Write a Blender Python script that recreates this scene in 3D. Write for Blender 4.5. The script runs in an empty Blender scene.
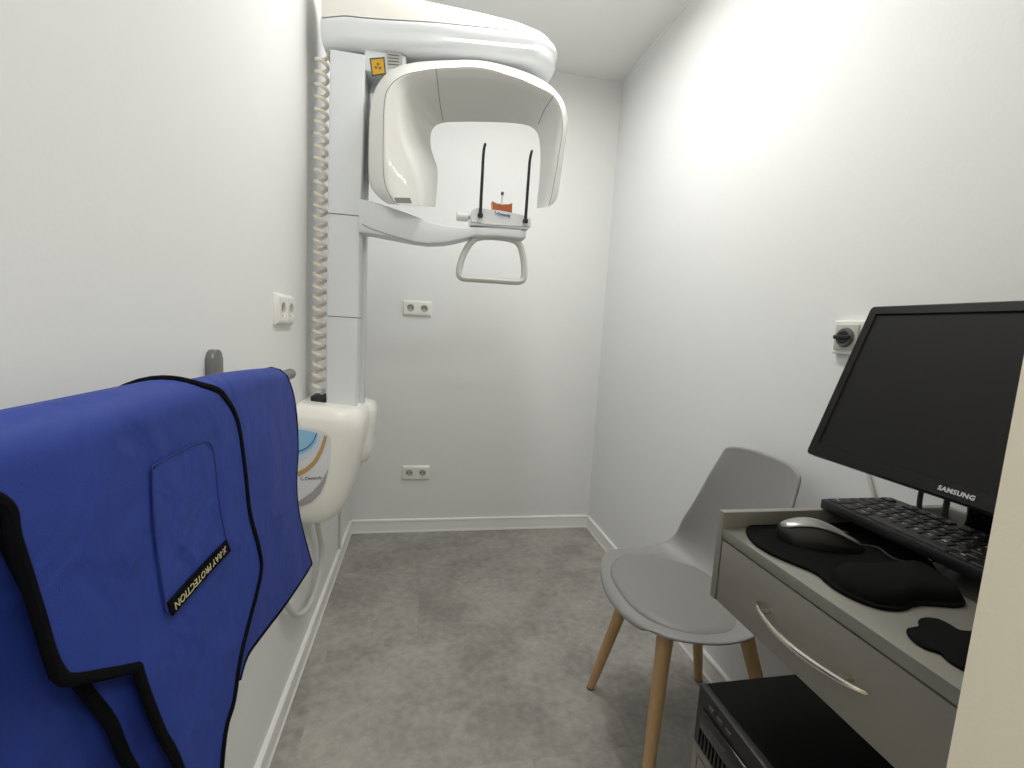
import bpy, bmesh, math, random
from mathutils import Vector, Matrix
from math import sin, cos, pi, radians, sqrt
random.seed(7)
SC = bpy.context.scene
COL = SC.collection

# ------------------------------------------------------------------ camera, world, lights, exposure
YAW, PITCH, ROLL, FPX = 0.1942, -0.1171, 0.0572, 455.69
CAM = Vector((0.366, 0.0, 1.1476))
FWD = Vector((sin(YAW)*cos(PITCH), cos(YAW)*cos(PITCH), sin(PITCH)))
_r0 = Vector((cos(YAW), -sin(YAW), 0)); _u0 = _r0.cross(FWD)
RGT = cos(ROLL)*_r0 + sin(ROLL)*_u0
UPV = -sin(ROLL)*_r0 + cos(ROLL)*_u0
cam_data = bpy.data.cameras.new('camera'); cam_data.sensor_width = 36.0
cam_data.lens = 36.0*FPX/1024.0; cam_data.clip_start = 0.01
cam = bpy.data.objects.new('camera', cam_data); COL.objects.link(cam)
cam.matrix_world = Matrix(((RGT.x, UPV.x, -FWD.x, CAM.x), (RGT.y, UPV.y, -FWD.y, CAM.y), (RGT.z, UPV.z, -FWD.z, CAM.z), (0, 0, 0, 1)))
SC.camera = cam

W, D, H = 1.367, 2.488, 2.505          # room width, depth of back wall, ceiling height
world = bpy.data.worlds.new('world'); SC.world = world; world.use_nodes = True
world.node_tree.nodes['Background'].inputs[0].default_value = (0.9, 0.95, 1.0, 1)
world.node_tree.nodes['Background'].inputs[1].default_value = 0.05

def area_light(name, loc, sx, sy, power, color):
    l = bpy.data.lights.new(name, 'AREA'); l.shape = 'RECTANGLE'; l.size = sx; l.size_y = sy
    l.energy = power; l.color = color
    o = bpy.data.objects.new(name, l); COL.objects.link(o); o.location = loc
    return o
area_light('room_lamp_light', (0.72, 1.43, H-0.062), 0.10, 0.86, 14.8, (1.0, 0.99, 0.965))
area_light('corridor_lamp_light', (0.75, -0.75, H-0.062), 0.9, 0.10, 20.0, (1.0, 0.985, 0.95))

SC.view_settings.view_transform = 'Standard'; SC.view_settings.look = 'None'
SC.view_settings.gamma = 1.0; SC.view_settings.use_curve_mapping = False
SC.view_settings.exposure = 0.0

def px(x, y, ax, v):
    """photo pixel -> point where its ray meets the plane axis=v"""
    d = FWD + RGT*((x-512)/FPX) - UPV*((y-384)/FPX)
    return CAM + d*((v-CAM[ax])/d[ax])

# ------------------------------------------------------------------ materials
def srgb(r, g, b):
    f = lambda c: (c/255/12.92) if c/255 <= 0.04045 else ((c/255+0.055)/1.055)**2.4
    return (f(r), f(g), f(b), 1)
MATS = {}
def mat(name, col, rough=0.5, metal=0.0, bump=0.0, bscale=200.0, var=0.0, vscale=6.0, spec=0.5, coat=0.0, emit=0.0, stretch=None):
    if name in MATS: return MATS[name]
    m = bpy.data.materials.new(name); m.use_nodes = True; nt = m.node_tree
    b = nt.nodes['Principled BSDF']
    b.inputs['Base Color'].default_value = col; b.inputs['Roughness'].default_value = rough
    b.inputs['Metallic'].default_value = metal; b.inputs['Specular IOR Level'].default_value = spec
    b.inputs['Coat Weight'].default_value = coat
    if emit:
        b.inputs['Emission Color'].default_value = col; b.inputs['Emission Strength'].default_value = emit
    tc = nt.nodes.new('ShaderNodeTexCoord'); src = tc.outputs['Object']
    if stretch:
        mp = nt.nodes.new('ShaderNodeMapping'); mp.inputs['Scale'].default_value = stretch
        nt.links.new(src, mp.inputs['Vector']); src = mp.outputs[0]
    if var:
        n = nt.nodes.new('ShaderNodeTexNoise'); n.inputs['Scale'].default_value = vscale; n.inputs['Detail'].default_value = 6
        nt.links.new(src, n.inputs['Vector'])
        mx = nt.nodes.new('ShaderNodeMix'); mx.data_type = 'RGBA'
        mx.inputs[6].default_value = tuple(max(0, c*(1-var)) for c in col[:3])+(1,)
        mx.inputs[7].default_value = tuple(min(1, c*(1+var)) for c in col[:3])+(1,)
        nt.links.new(n.outputs['Fac'], mx.inputs[0]); nt.links.new(mx.outputs[2], b.inputs['Base Color'])
    if bump:
        n2 = nt.nodes.new('ShaderNodeTexNoise'); n2.inputs['Scale'].default_value = bscale; n2.inputs['Detail'].default_value = 4
        nt.links.new(src, n2.inputs['Vector'])
        bp = nt.nodes.new('ShaderNodeBump'); bp.inputs['Strength'].default_value = bump; bp.inputs['Distance'].default_value = 0.002
        nt.links.new(n2.outputs['Fac'], bp.inputs['Height']); nt.links.new(bp.outputs[0], b.inputs['Normal'])
    MATS[name] = m; return m

WALL = mat('wall_paint', srgb(232, 233, 232), 0.75, bump=0.12, bscale=140, var=0.012, vscale=9, spec=0.25)
CEIL = mat('ceiling_paint', srgb(240, 241, 239), 0.8, bump=0.15, bscale=160, spec=0.2)
CREAM = mat('reveal_cream', srgb(248, 239, 214), 0.6, bump=0.22, bscale=170, spec=0.3)  # one even cream base colour, for the doorway wall only
SKIRT = mat('skirting_white', srgb(242, 242, 240), 0.35)
PLASTIC = mat('white_plastic', srgb(230, 230, 226), 0.32, coat=0.1)
COOLWHITE = mat('cool_white_enamel', srgb(226, 229, 232), 0.35)
IVORY = mat('ivory_plastic', srgb(243, 241, 234), 0.3)
SHELLIN = mat('shell_grey_white', srgb(214, 213, 208), 0.4)
GREYP = mat('light_grey_plastic', srgb(178, 178, 174), 0.4)
SEAM = mat('seam_dark', srgb(70, 70, 68), 0.7)
SOCK = mat('socket_plastic', srgb(236, 235, 228), 0.3)
SOCKIN = mat('socket_well', srgb(186, 184, 177), 0.4)
DARK = mat('dark_hole', srgb(28, 28, 28), 0.6)
CHAIRP = mat('chair_grey_plastic', srgb(146, 145, 143), 0.42)
CHAIRC = mat('chair_grey_leatherette', srgb(138, 137, 134), 0.5, bump=0.12, bscale=500)
WOOD = mat('beech_wood', srgb(192, 156, 110), 0.5, var=0.16, vscale=9, stretch=(14, 14, 1.2))
METALC = mat('silver_laminate', srgb(140, 137, 128), 0.38, metal=0.35, var=0.03, vscale=400, bump=0.05, bscale=700)
METALT = mat('silver_laminate_top', srgb(136, 135, 127), 0.3, metal=0.35, var=0.03, vscale=400)
CHROME = mat('satin_nickel', srgb(205, 200, 188), 0.22, metal=1.0)
ALU = mat('grey_steel', srgb(132, 132, 132), 0.38, metal=0.8)
BLACKP = mat('black_plastic', srgb(14, 14, 15), 0.42)
BLACKM = mat('black_steel', srgb(4, 4, 4), 0.65, bump=0.05, bscale=900, spec=0.12)
BLACKG = mat('black_gloss', srgb(14, 14, 15), 0.12)
RUBBER = mat('black_foam_fabric', srgb(9, 10, 10), 0.95, spec=0.15, bump=0.2, bscale=1500, var=0.1, vscale=60)
SCREEN = mat('screen_panel', srgb(30, 30, 29), 0.5, spec=0.15)
KEYM = mat('key_plastic', srgb(17, 17, 18), 0.45)
LEG = mat('legend_white', srgb(200, 200, 196), 0.6)
BLUE = mat('apron_blue_nylon', srgb(40, 60, 138), 0.55, bump=0.18, bscale=900, var=0.08, vscale=14, spec=0.2)
BLUE2 = mat('apron_blue_pocket', srgb(41, 61, 140), 0.55, bump=0.18, bscale=900, var=0.08, vscale=14, spec=0.2)
TRIMB = mat('black_webbing', srgb(7, 7, 11), 0.95, spec=0.1, bump=0.3, bscale=1500)
GOLD = mat('gold_print', srgb(190, 156, 92), 0.5)
SKYB = mat('light_blue_print', srgb(150, 200, 232), 0.5)
PALEB = mat('pale_blue_print', srgb(206, 222, 236), 0.5)
NAVY = mat('blue_print', srgb(36, 96, 158), 0.5)
GREYPR = mat('grey_print', srgb(166, 164, 160), 0.5)
PANELW = mat('panel_print_white', srgb(226, 227, 230), 0.4)
TEXTD = mat('text_dark', srgb(52, 54, 70), 0.6)
YELL = mat('warning_yellow', srgb(206, 160, 40), 0.5)
ORANGE = mat('orange_plastic', srgb(176, 84, 28), 0.3)
CLEARP = mat('frosted_white_plastic', srgb(224, 226, 228), 0.2, coat=0.3)
CORD = mat('cord_cream', srgb(244, 237, 222), 0.4)
CABW = mat('cable_grey_white', srgb(214, 213, 208), 0.45)
LAMPD = mat('lamp_diffuser', (1, 0.985, 0.95, 1), 0.5, emit=2.0)
def add_folds(m, scale, dist):
    nt = m.node_tree; b = nt.nodes['Principled BSDF']; old = b.inputs['Normal'].links[0].from_node
    tc = nt.nodes.new('ShaderNodeTexCoord'); n = nt.nodes.new('ShaderNodeTexNoise'); n.inputs['Scale'].default_value = scale; n.inputs['Detail'].default_value = 2.5; n.inputs['Distortion'].default_value = 0.6
    bp = nt.nodes.new('ShaderNodeBump'); bp.inputs['Strength'].default_value = 1.0; bp.inputs['Distance'].default_value = dist
    nt.links.new(tc.outputs['Object'], n.inputs['Vector']); nt.links.new(n.outputs['Fac'], bp.inputs['Height'])
    nt.links.new(bp.outputs[0], old.inputs['Normal'])
add_folds(BLUE, 11, 0.008); add_folds(BLUE2, 14, 0.008)
THREAD = mat('text_gold_thread', srgb(186, 182, 140), 0.7)

def floor_mat():
    m = bpy.data.materials.new('concrete_vinyl'); m.use_nodes = True; nt = m.node_tree
    b = nt.nodes['Principled BSDF']; b.inputs['Roughness'].default_value = 0.55; b.inputs['Specular IOR Level'].default_value = 0.35
    tc = nt.nodes.new('ShaderNodeTexCoord'); oi = nt.nodes.new('ShaderNodeObjectInfo')
    mul = nt.nodes.new('ShaderNodeMath'); mul.operation = 'MULTIPLY'; mul.inputs[1].default_value = 37.0
    nt.links.new(oi.outputs['Random'], mul.inputs[0])
    add = nt.nodes.new('ShaderNodeVectorMath'); add.operation = 'ADD'
    nt.links.new(tc.outputs['Object'], add.inputs[0]); nt.links.new(mul.outputs[0], add.inputs[1])
    n1 = nt.nodes.new('ShaderNodeTexNoise'); n1.inputs['Scale'].default_value = 4.2; n1.inputs['Detail'].default_value = 9; n1.inputs['Roughness'].default_value = 0.62
    n2 = nt.nodes.new('ShaderNodeTexNoise'); n2.inputs['Scale'].default_value = 34; n2.inputs['Detail'].default_value = 8; n2.inputs['Roughness'].default_value = 0.7
    nt.links.new(add.outputs[0], n1.inputs['Vector']); nt.links.new(add.outputs[0], n2.inputs['Vector'])
    mx = nt.nodes.new('ShaderNodeMix'); mx.data_type = 'FLOAT'; mx.inputs[0].default_value = 0.42
    nt.links.new(n1.outputs['Fac'], mx.inputs[2]); nt.links.new(n2.outputs['Fac'], mx.inputs[3])
    cr = nt.nodes.new('ShaderNodeValToRGB')
    e = cr.color_ramp.elements; e[0].position = 0.38; e[0].color = srgb(140, 137, 131); e[1].position = 0.63; e[1].color = srgb(180, 177, 170)
    nt.links.new(mx.outputs[0], cr.inputs[0]); nt.links.new(cr.outputs[0], b.inputs['Base Color'])
    bp = nt.nodes.new('ShaderNodeBump'); bp.inputs['Strength'].default_value = 0.08; bp.inputs['Distance'].default_value = 0.002
    nt.links.new(n2.outputs['Fac'], bp.inputs['Height']); nt.links.new(bp.outputs[0], b.inputs['Normal'])
    return m
FLOORM = floor_mat()

# ------------------------------------------------------------------ helpers
def wloc(o):
    v = Vector((0, 0, 0))
    while o is not None:
        v += o.location; o = o.parent
    return v
def finish(name, bm, m, parent=None, smooth=True, angle=35, local=False, mods=None):
    """link a bmesh (world coordinates unless local) as ONE object"""
    me = bpy.data.meshes.new(name)
    bmesh.ops.recalc_face_normals(bm, faces=bm.faces)
    if parent is not None and not local:
        bmesh.ops.translate(bm, verts=bm.verts, vec=-wloc(parent))
    off = Vector((0, 0, 0))
    if parent is None and not local:          # origin at the base centre
        xs = [v.co for v in bm.verts]
        lo = Vector((min(c.x for c in xs), min(c.y for c in xs), min(c.z for c in xs)))
        hi = Vector((max(c.x for c in xs), max(c.y for c in xs), max(c.z for c in xs)))
        off = Vector(((lo.x+hi.x)/2, (lo.y+hi.y)/2, lo.z))
        bmesh.ops.translate(bm, verts=bm.verts, vec=-off)
    bm.to_mesh(me); bm.free()
    if smooth:
        me.polygons.foreach_set('use_smooth', [True]*len(me.polygons))
        me.set_sharp_from_angle(angle=radians(angle))
    me.materials.append(m)
    o = bpy.data.objects.new(name, me); COL.objects.link(o); o.location = off
    if parent is not None: o.parent = parent
    return o
def thing(name, label, cat, loc, group=None):
    o = bpy.data.objects.new(name, None); COL.objects.link(o); o.location = loc; o.empty_display_size = 0.05
    o['label'] = label; o['category'] = cat
    if group: o['group'] = group
    return o
def tag(o, label, cat, group=None):
    o['label'] = label; o['category'] = cat
    if group: o['group'] = group
    return o
def struct(o, label=None):
    o['kind'] = 'structure'
    if label: o['label'] = label
    return o
def BM(): return bmesh.new()
def box(bm, x0, x1, y0, y1, z0, z1, bev=0.0, seg=2):
    g = bmesh.ops.create_cube(bm, size=1.0)
    vs = g['verts']
    for v in vs:
        v.co = Vector((x0 if v.co.x < 0 else x1, y0 if v.co.y < 0 else y1, z0 if v.co.z < 0 else z1))
    if bev:
        es = set(e for v in vs for e in v.link_edges)
        bmesh.ops.bevel(bm, geom=list(es), offset=bev, segments=seg, affect='EDGES', profile=0.5)
    return bm
def loft(bm, rings, closed=True, cap0=True, cap1=True, loop=False):
    R = [[bm.verts.new(p) for p in r] for r in rings]
    n = len(R[0])
    pairs = list(zip(R[:-1], R[1:]))
    if loop: pairs.append((R[-1], R[0]))
    for a, b in pairs:
        for i in range(n if closed else n-1):
            j = (i+1) % n
            try: bm.faces.new((a[i], a[j], b[j], b[i]))
            except ValueError: pass
    if closed and cap0 and not loop: bm.faces.new(R[0][::-1])
    if closed and cap1 and not loop: bm.faces.new(R[-1])
    return R
def frames(pts, closed=False):
    out = []; n = len(pts); prev = None
    for i, p in enumerate(pts):
        if closed: t = pts[(i+1) % n]-pts[i-1]
        else: t = pts[min(i+1, n-1)]-pts[max(i-1, 0)]
        t = t.normalized()
        if prev is None:
            a = Vector((0, 0, 1)) if abs(t.z) < 0.9 else Vector((1, 0, 0))
            s = t.cross(a).normalized()
        else:
            s = (prev-t*prev.dot(t)).normalized()
        prev = s; out.append((t, s, t.cross(s)))
    return out
def tube(bm, pts, r, n=8, closed=False, flat=None):
    """r: number or function of 0..1;  flat=(axis vector, factor) squashes the section along an axis"""
    pts = [Vector(p) for p in pts]; fr = frames(pts, closed); rings = []
    for i, p in enumerate(pts):
        rr = r(i/(len(pts)-1)) if callable(r) else r
        t, s, u = fr[i]; ring = []
        for k in range(n):
            a = 2*pi*k/n; d = s*cos(a)*rr+u*sin(a)*rr
            if flat:
                ax = Vector(flat[0]).normalized(); d = d+ax*(d.dot(ax)*(flat[1]-1))
            ring.append(p+d)
        rings.append(ring)
    loft(bm, rings, loop=closed)
    return bm
def cyl(bm, p0, p1, r0, r1=None, n=24, bev=0.0):
    p0, p1 = Vector(p0), Vector(p1); r1 = r0 if r1 is None else r1
    t = (p1-p0).normalized(); a = Vector((0, 0, 1)) if abs(t.z) < 0.9 else Vector((1, 0, 0))
    s = t.cross(a).normalized(); u = t.cross(s)
    prof = [(0, r0), (1, r1)]
    L = (p1-p0).length
    if bev: prof = [(0, r0-bev), (bev/L, r0), (1-bev/L, r1), (1, r1-bev)]
    loft(bm, [[p0+(p1-p0)*f+(s*cos(2*pi*k/n)+u*sin(2*pi*k/n))*rr for k in range(n)] for f, rr in prof])
    return bm
def catmull(pts, sub=6, closed=False):
    pts = [Vector(p) for p in pts]; n = len(pts); out = []
    rng = n if closed else n-1
    for i in range(rng):
        if closed: a, b, c, d = pts[i-1], pts[i], pts[(i+1) % n], pts[(i+2) % n]
        else: a, b, c, d = pts[max(i-1, 0)], pts[i], pts[i+1], pts[min(i+2, n-1)]
        for k in range(sub):
            t = k/sub
            out.append(0.5*((2*b)+(c-a)*t+(2*a-5*b+4*c-d)*t*t+(3*b-a-3*c+d)*t**3))
    if not closed: out.append(pts[-1].copy())
    return out
def slab(bm, outline, ax, v0, v1, bev=0.0):
    """2-D outline (list of two-tuples in the remaining axes) extruded along axis ax from v0 to v1"""
    def mk(p, v):
        if ax == 0: return (v, p[0], p[1])
        if ax == 1: return (p[0], v, p[1])
        return (p[0], p[1], v)
    a = [bm.verts.new(mk(p, v0)) for p in outline]; b = [bm.verts.new(mk(p, v1)) for p in outline]
    n = len(a); f0 = bm.faces.new(a[::-1]); f1 = bm.faces.new(b)
    for i in range(n): bm.faces.new((a[i], a[(i+1) % n], b[(i+1) % n], b[i]))
    if bev:
        es = list(f1.edges)+list(f0.edges)
        bmesh.ops.bevel(bm, geom=es, offset=bev, segments=2, affect='EDGES', profile=0.5)
    return bm
def rrect(x0, x1, y0, y1, r, n=6):
    r = min(r, (x1-x0)/2-1e-5, (y1-y0)/2-1e-5); out = []
    for cx, cy, a0 in ((x1-r, y1-r, 0), (x0+r, y1-r, pi/2), (x0+r, y0+r, pi), (x1-r, y0+r, 1.5*pi)):
        for k in range(n+1):
            a = a0+pi/2*k/n; out.append((cx+r*cos(a), cy+r*sin(a)))
    return out
def text_bm(body, size, o, xdir, ydir, extr=0.0004, align='CENTER', bold=0.0, spacing=1.0, squash=1.0):
    cu = bpy.data.curves.new('t', 'FONT'); cu.body = body; cu.size = size; cu.align_x = align; cu.align_y = 'CENTER'
    cu.extrude = extr; cu.offset = bold; cu.resolution_u = 2; cu.space_character = spacing
    ob = bpy.data.objects.new('t', cu); me = bpy.data.meshes.new_from_object(ob)
    xd, yd = Vector(xdir).normalized(), Vector(ydir).normalized(); zd = xd.cross(yd)
    bm = BM(); bm.from_mesh(me)
    for v in bm.verts: v.co = Vector(o)+xd*v.co.x*squash+yd*v.co.y+zd*v.co.z
    bpy.data.objects.remove(ob); bpy.data.curves.remove(cu); bpy.data.meshes.remove(me)
    return bm
def subsurf(o, lv=2):
    m = o.modifiers.new('subdivision', 'SUBSURF'); m.levels = lv; m.render_levels = lv
def solid(o, th, off=-1):
    m = o.modifiers.new('thickness', 'SOLIDIFY'); m.thickness = th; m.offset = off

# ------------------------------------------------------------------ the room
YB = -1.6                                # corridor end behind the camera
XR = 1.9
fl = bpy.data.objects.new('floor', None)
bm = box(BM(), -0.12, XR, YB, D+0.1, -0.06, -0.004)
floor = struct(finish('floor', bm, mat('screed_dark', srgb(62, 62, 60), 0.9), smooth=False), 'grey concrete-look vinyl tile floor')
bpy.data.objects.remove(fl)
rows = [-1.90, -1.42, -0.94, -0.42, 0.09, 0.58, 1.065, 1.553, 2.02, 2.50]
starts = [0.1, 0.5, 0.1, -0.55, 0.07, 0.68, 0.38, 0.985, 0.38, 0.70]
TL = 0.915; tmesh = {}
for i in range(len(rows)-1):
    y0, y1 = max(rows[i], YB), min(rows[i+1], D+0.02)
    x = starts[i]
    # row between rows[i] and rows[i+1]: a seam at the given x, for the rows in view as measured
    seam = {5: 0.69, 6: 0.985, 7: 0.38, 8: 0.86}.get(i, x)
    k = math.floor((-0.12-seam)/TL); x0 = seam+k*TL
    while x0 < XR:
        a, b = max(x0, -0.1), min(x0+TL, XR)
        if b-a > 0.02:
            key = (round(b-a, 3), round(y1-y0, 3))
            if key not in tmesh:
                tb = box(BM(), -(b-a)/2+0.00012, (b-a)/2-0.00012, -(y1-y0)/2+0.00012, (y1-y0)/2-0.00012, -0.004, 0.0)
                me = bpy.data.meshes.new('tile'); tb.to_mesh(me); tb.free(); me.materials.append(FLOORM); tmesh[key] = me
            t = bpy.data.objects.new('tile', tmesh[key]); COL.objects.link(t); t.parent = floor
            t.location = Vector(((a+b)/2, (y0+y1)/2, 0.0))-floor.location
        x0 += TL

struct(finish('wall_left', box(BM(), -0.12, 0.0, YB, D+0.1, 0, H), WALL, smooth=False), 'white painted wall with apron hanger')
struct(finish('wall_back', box(BM(), 0.0, W, D, D+0.1, 0, H), WALL, smooth=False), 'white painted back wall with two sockets')
struct(finish('wall_right', box(BM(), W, W+0.12, 0.20, D+0.1, 0, H), WALL, smooth=False), 'white painted wall behind chair and monitor')
struct(finish('ceiling', box(BM(), -0.12, XR, YB, D+0.1, H, H+0.1), CEIL, smooth=False), 'plain white ceiling')
# front wall with the doorway the picture is taken through
JX, JY0, JY1 = 0.700, 0.06, 0.200
bm = box(BM(), JX, XR, JY0, JY1, 0, H)
struct(finish('wall_front', bm, CREAM, smooth=False), 'cream doorway reveal at the right edge')
struct(finish('wall_corridor', box(BM(), -0.12, XR, YB-0.1, YB, 0, H), WALL, smooth=False), 'white wall behind the doorway')
struct(finish('wall_corridor_side', box(BM(), XR, XR+0.1, YB, JY1, 0, H), WALL, smooth=False), 'white side wall behind the doorway')

def baseboard(name, p0, p1, nrm):
    """profiled skirting: flat board with a bead lip on top and a pale sealing strip at the floor"""
    p0, p1, n = Vector(p0), Vector(p1), Vector(nrm)
    prof = [(0, 0), (0.013, 0), (0.013, 0.008), (0.0105, 0.011), (0.0105, 0.060), (0.0125, 0.064), (0.0125, 0.071), (0.009, 0.075), (0, 0.075)]
    bm = BM()
    loft(bm, [[p+n*a+Vector((0, 0, b)) for a, b in prof] for p in (p0, p1)])
    return struct(finish(name, bm, SKIRT, angle=25))
baseboard('baseboard_left', (0, 0.2, 0), (0, D, 0), (1, 0, 0))
baseboard('baseboard_back', (0.0, D, 0), (W, D, 0), (0, -1, 0))
baseboard('baseboard_right', (W, 0.2, 0), (W, D, 0), (-1, 0, 0))
bm = BM(); tube(bm, [(W-0.001, 0.2, H-0.001), (W-0.001, D, H-0.001)], 0.006, 8)
struct(finish('trim_1', bm, CEIL))

# ceiling battens (out of frame above)
def batten(x0, x1, y0, y1, label, along_y):
    t = thing('ceiling_light', label, 'ceiling light', ((x0+x1)/2, (y0+y1)/2, H-0.06), 'linear ceiling lights')
    finish('housing', box(BM(), x0-0.01, x1+0.01, y0-0.02, y1+0.02, H-0.045, H, 0.004), PLASTIC, t)
    finish('diffuser', box(BM(), x0, x1, y0, y1, H-0.058, H-0.045, 0.004), LAMPD, t)
batten(0.66, 0.78, 0.98, 1.88, 'white linear ceiling light above the x-ray room', True)
batten(0.28, 1.22, -0.81, -0.69, 'white linear ceiling light behind the doorway', False)

# ------------------------------------------------------------------ wall sockets
def socket(o, right, up, nrm, label, gang=2):
    """double earthed socket: frame with bevelled edge, inserts with round wells"""
    o = Vector(o); r, u, n = Vector(right), Vector(up), Vector(nrm)
    P = lambda a, b, c: o+r*a+u*b+n*c
    t = thing('wall_socket', label, 'socket', o, 'double wall sockets')
    w = 0.0405 if gang == 1 else 0.0755
    bm = BM(); hs = 0.0405
    rings = []
    for ins, dep in ((0, 0), (0, 0.002), (0.0085, 0.0125), (0.0125, 0.0125)):
        rings.append([P(a, b, dep) for a, b in rrect(-w+ins, w-ins, -hs+ins, hs-ins, 0.002, 2)])
    loft(bm, rings, cap0=False, cap1=False); finish('frame', bm, SOCK, t, angle=20)
    if gang == 2: finish('bridge', (lambda q: (loft(q, [[P(a, b, 0.0125) for a, b in rrect(-0.0085, 0.0085, -0.028, 0.028, 0.001, 1)], [P(a, b, 0.0126) for a, b in rrect(-0.0085, 0.0085, -0.028, 0.028, 0.001, 1)]]), q)[1])(BM()), SOCK, t)
    for c in ((-0.0355, 0.0355) if gang == 2 else (0.0,)):
        bm = BM(); N = 32; R = 0.0195; q = 0.0278
        sq = []
        for k in range(N):
            a = 2*pi*k/N; m = max(abs(cos(a)), abs(sin(a))); sq.append((c+q*cos(a)/m, q*sin(a)/m))
        rings = [[P(a, b, 0.0105) for a, b in sq], [P(a, b, 0.0140) for a, b in sq],
                 [P(c+R*cos(2*pi*k/N), R*sin(2*pi*k/N), 0.0140) for k in range(N)],
                 [P(c+R*0.95*cos(2*pi*k/N), R*0.95*sin(2*pi*k/N), 0.0025) for k in range(N)]]
        loft(bm, rings, cap0=False, cap1=False)
        ins = finish('insert', bm, SOCK, t, angle=30)
        bm = BM(); cyl(bm, P(c, 0, 0.0015), P(c, 0, 0.0025), R*0.95, n=32); finish('well', bm, SOCKIN, ins)
        for dx in (-0.0095, 0.0095):
            bm = BM(); cyl(bm, P(c+dx, 0, 0.002), P(c+dx, 0, 0.0030), 0.0030, n=12); finish('contact_hole', bm, DARK, ins)
        for dz in (-1, 1):
            bm = BM()
            pts = [P(c+sx*0.0025, dz*(0.0165+sz*0.0035), d) for d in (0.002, 0.0130) for sx, sz in ((-1, -1), (1, -1), (1, 1), (-1, 1))]
            loft(bm, [pts[:4], pts[4:]]); finish('earth_clip', bm, SOCKIN, ins)
    return t
socket((0.3236, D, 1.2336), (1, 0, 0), (0, 0, 1), (0, -1, 0), 'upper white double socket on the back wall beside the column')
socket((0.3439, D, 0.3396), (1, 0, 0), (0, 0, 1), (0, -1, 0), 'lower white double socket on the back wall near the skirting')
socket((0.0, 1.2911, 1.1663), (0, 1, 0), (0, 0, 1), (1, 0, 0), 'white double socket on the left wall above the blue apron')

# rotary switch on the right wall
SWY, SWZ = 0.921, 1.176
t = thing('rotary_switch', 'white square switch with black rotary knob beside the monitor', 'switch', (W, SWY, SWZ))
bm = BM()
loft(bm, [[(W-d, a, b) for a, b in rrect(SWY-0.0405+i, SWY+0.0405-i, SWZ-0.0405+i, SWZ+0.0405-i, 0.003, 2)] for i, d in ((0, 0), (0, 0.012), (0.003, 0.016))])
finish('frame', bm, SOCK, t, angle=20)
finish('cover', box(BM(), W-0.021, W-0.0155, SWY-0.030, SWY+0.030, SWZ-0.030, SWZ+0.030, 0.002), SOCKIN, t)
bm = BM(); cyl(bm, (W-0.0208, SWY, SWZ), (W-0.028, SWY, SWZ), 0.0235, 0.022, n=32, bev=0.002); finish('dial', bm, mat('dial_grey', srgb(92, 92, 92), 0.35), t)
bm = BM(); cyl(bm, (W-0.0205, SWY, SWZ), (W-0.0285, SWY, SWZ), 0.0195, 0.017, n=32, bev=0.002)
kn = finish('knob', bm, BLACKP, t)
bm = box(BM(), W-0.034, W-0.026, SWY-0.020, SWY+0.023, SWZ-0.005, SWZ+0.005, 0.003); finish('grip', bm, BLACKP, kn)

# ------------------------------------------------------------------ panoramic x-ray machine
YC = 1.565
mach = thing('dental_xray_machine', 'white panoramic dental x-ray machine mounted on the left wall', 'x-ray machine', (0.12, YC, 0.48))
# column: two telescoping sections on a wall rail
def quad_column(xa0, xa1, xb0, xb1, y0, y1, z0, z1, bev=0.005):
    bm = BM()
    loft(bm, [[Vector(((xa0 if a < 0.5 else xa1), b, z0)) for a, b in rrect(0, 1, y0, y1, 0.0001, 1)] if 0 else
              [Vector((x, y, z)) for x, y in rrect(x0, x1, y0, y1, bev, 3)] for x0, x1, z in ((xa0, xa1, z0), (xb0, xb1, z1))])
    return bm
upc = finish('column', quad_column(0.068, 0.163, 0.070, 0.169, 1.500, 1.615, 1.467, 1.922), COOLWHITE, mach)
midc = finish('column', quad_column(0.067, 0.160, 0.068, 0.161, 1.503, 1.612, 1.160, 1.465), COOLWHITE, mach)
lowc = finish('column', quad_column(0.067, 0.157, 0.067, 0.159, 1.505, 1.610, 0.860, 1.158), COOLWHITE, mach)
for zz in (1.466, 1.159):
    finish('joint', box(BM(), 0.0695, 0.158, 1.506, 1.608, zz-0.002, zz+0.002), SEAM, mach)
finish('side_rail', box(BM(), 0.150, 0.171, 1.585, 1.625, 0.86, 1.95, 0.003), COOLWHITE, mach)
for z0_, z1_ in ((0.70, 0.88),):
    finish('wall_bracket', box(BM(), 0.001, 0.075, 1.55, 1.62, z0_, z1_, 0.003), COOLWHITE, mach)

# support arm
def plan(xl, xr, hw0, hw1, y_c, n=14, rl=0.02):
    """plan outline: narrow at the column, wider and rounded at the free end"""
    up = []
    xe = xr-hw1*1.05
    for k in range(10):
        f = k/9; x = xl+(xe-xl)*f
        s = min(1, max(0, (x-0.17)/0.22)); s = s*s*(3-2*s)
        up.append((x, hw0+(hw1-hw0)*s))
    for k in range(1, n+1):
        a = pi/2*k/n; up.append((xe+(xr-xe)*sin(a), hw1*cos(a)))
    up[0] = (xl, up[0][1]-rl); up.insert(1, (xl+rl*0.3, up[1][1]-rl*0.3+0.0)) if False else None
    return [(x, y_c-h) for x, h in up]+[(x, y_c+h) for x, h in reversed(up[:-1])]
YA = 1.585
def arm_rings(spec):
    return [[Vector((x, y, z-0.034*(z-1.925)/0.115+0.075*(x-0.1))) for x, y in plan(xl, xr, h0+0.012, h1, YA)] for z, xl, xr, h0, h1 in spec]
bm = BM()
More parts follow.
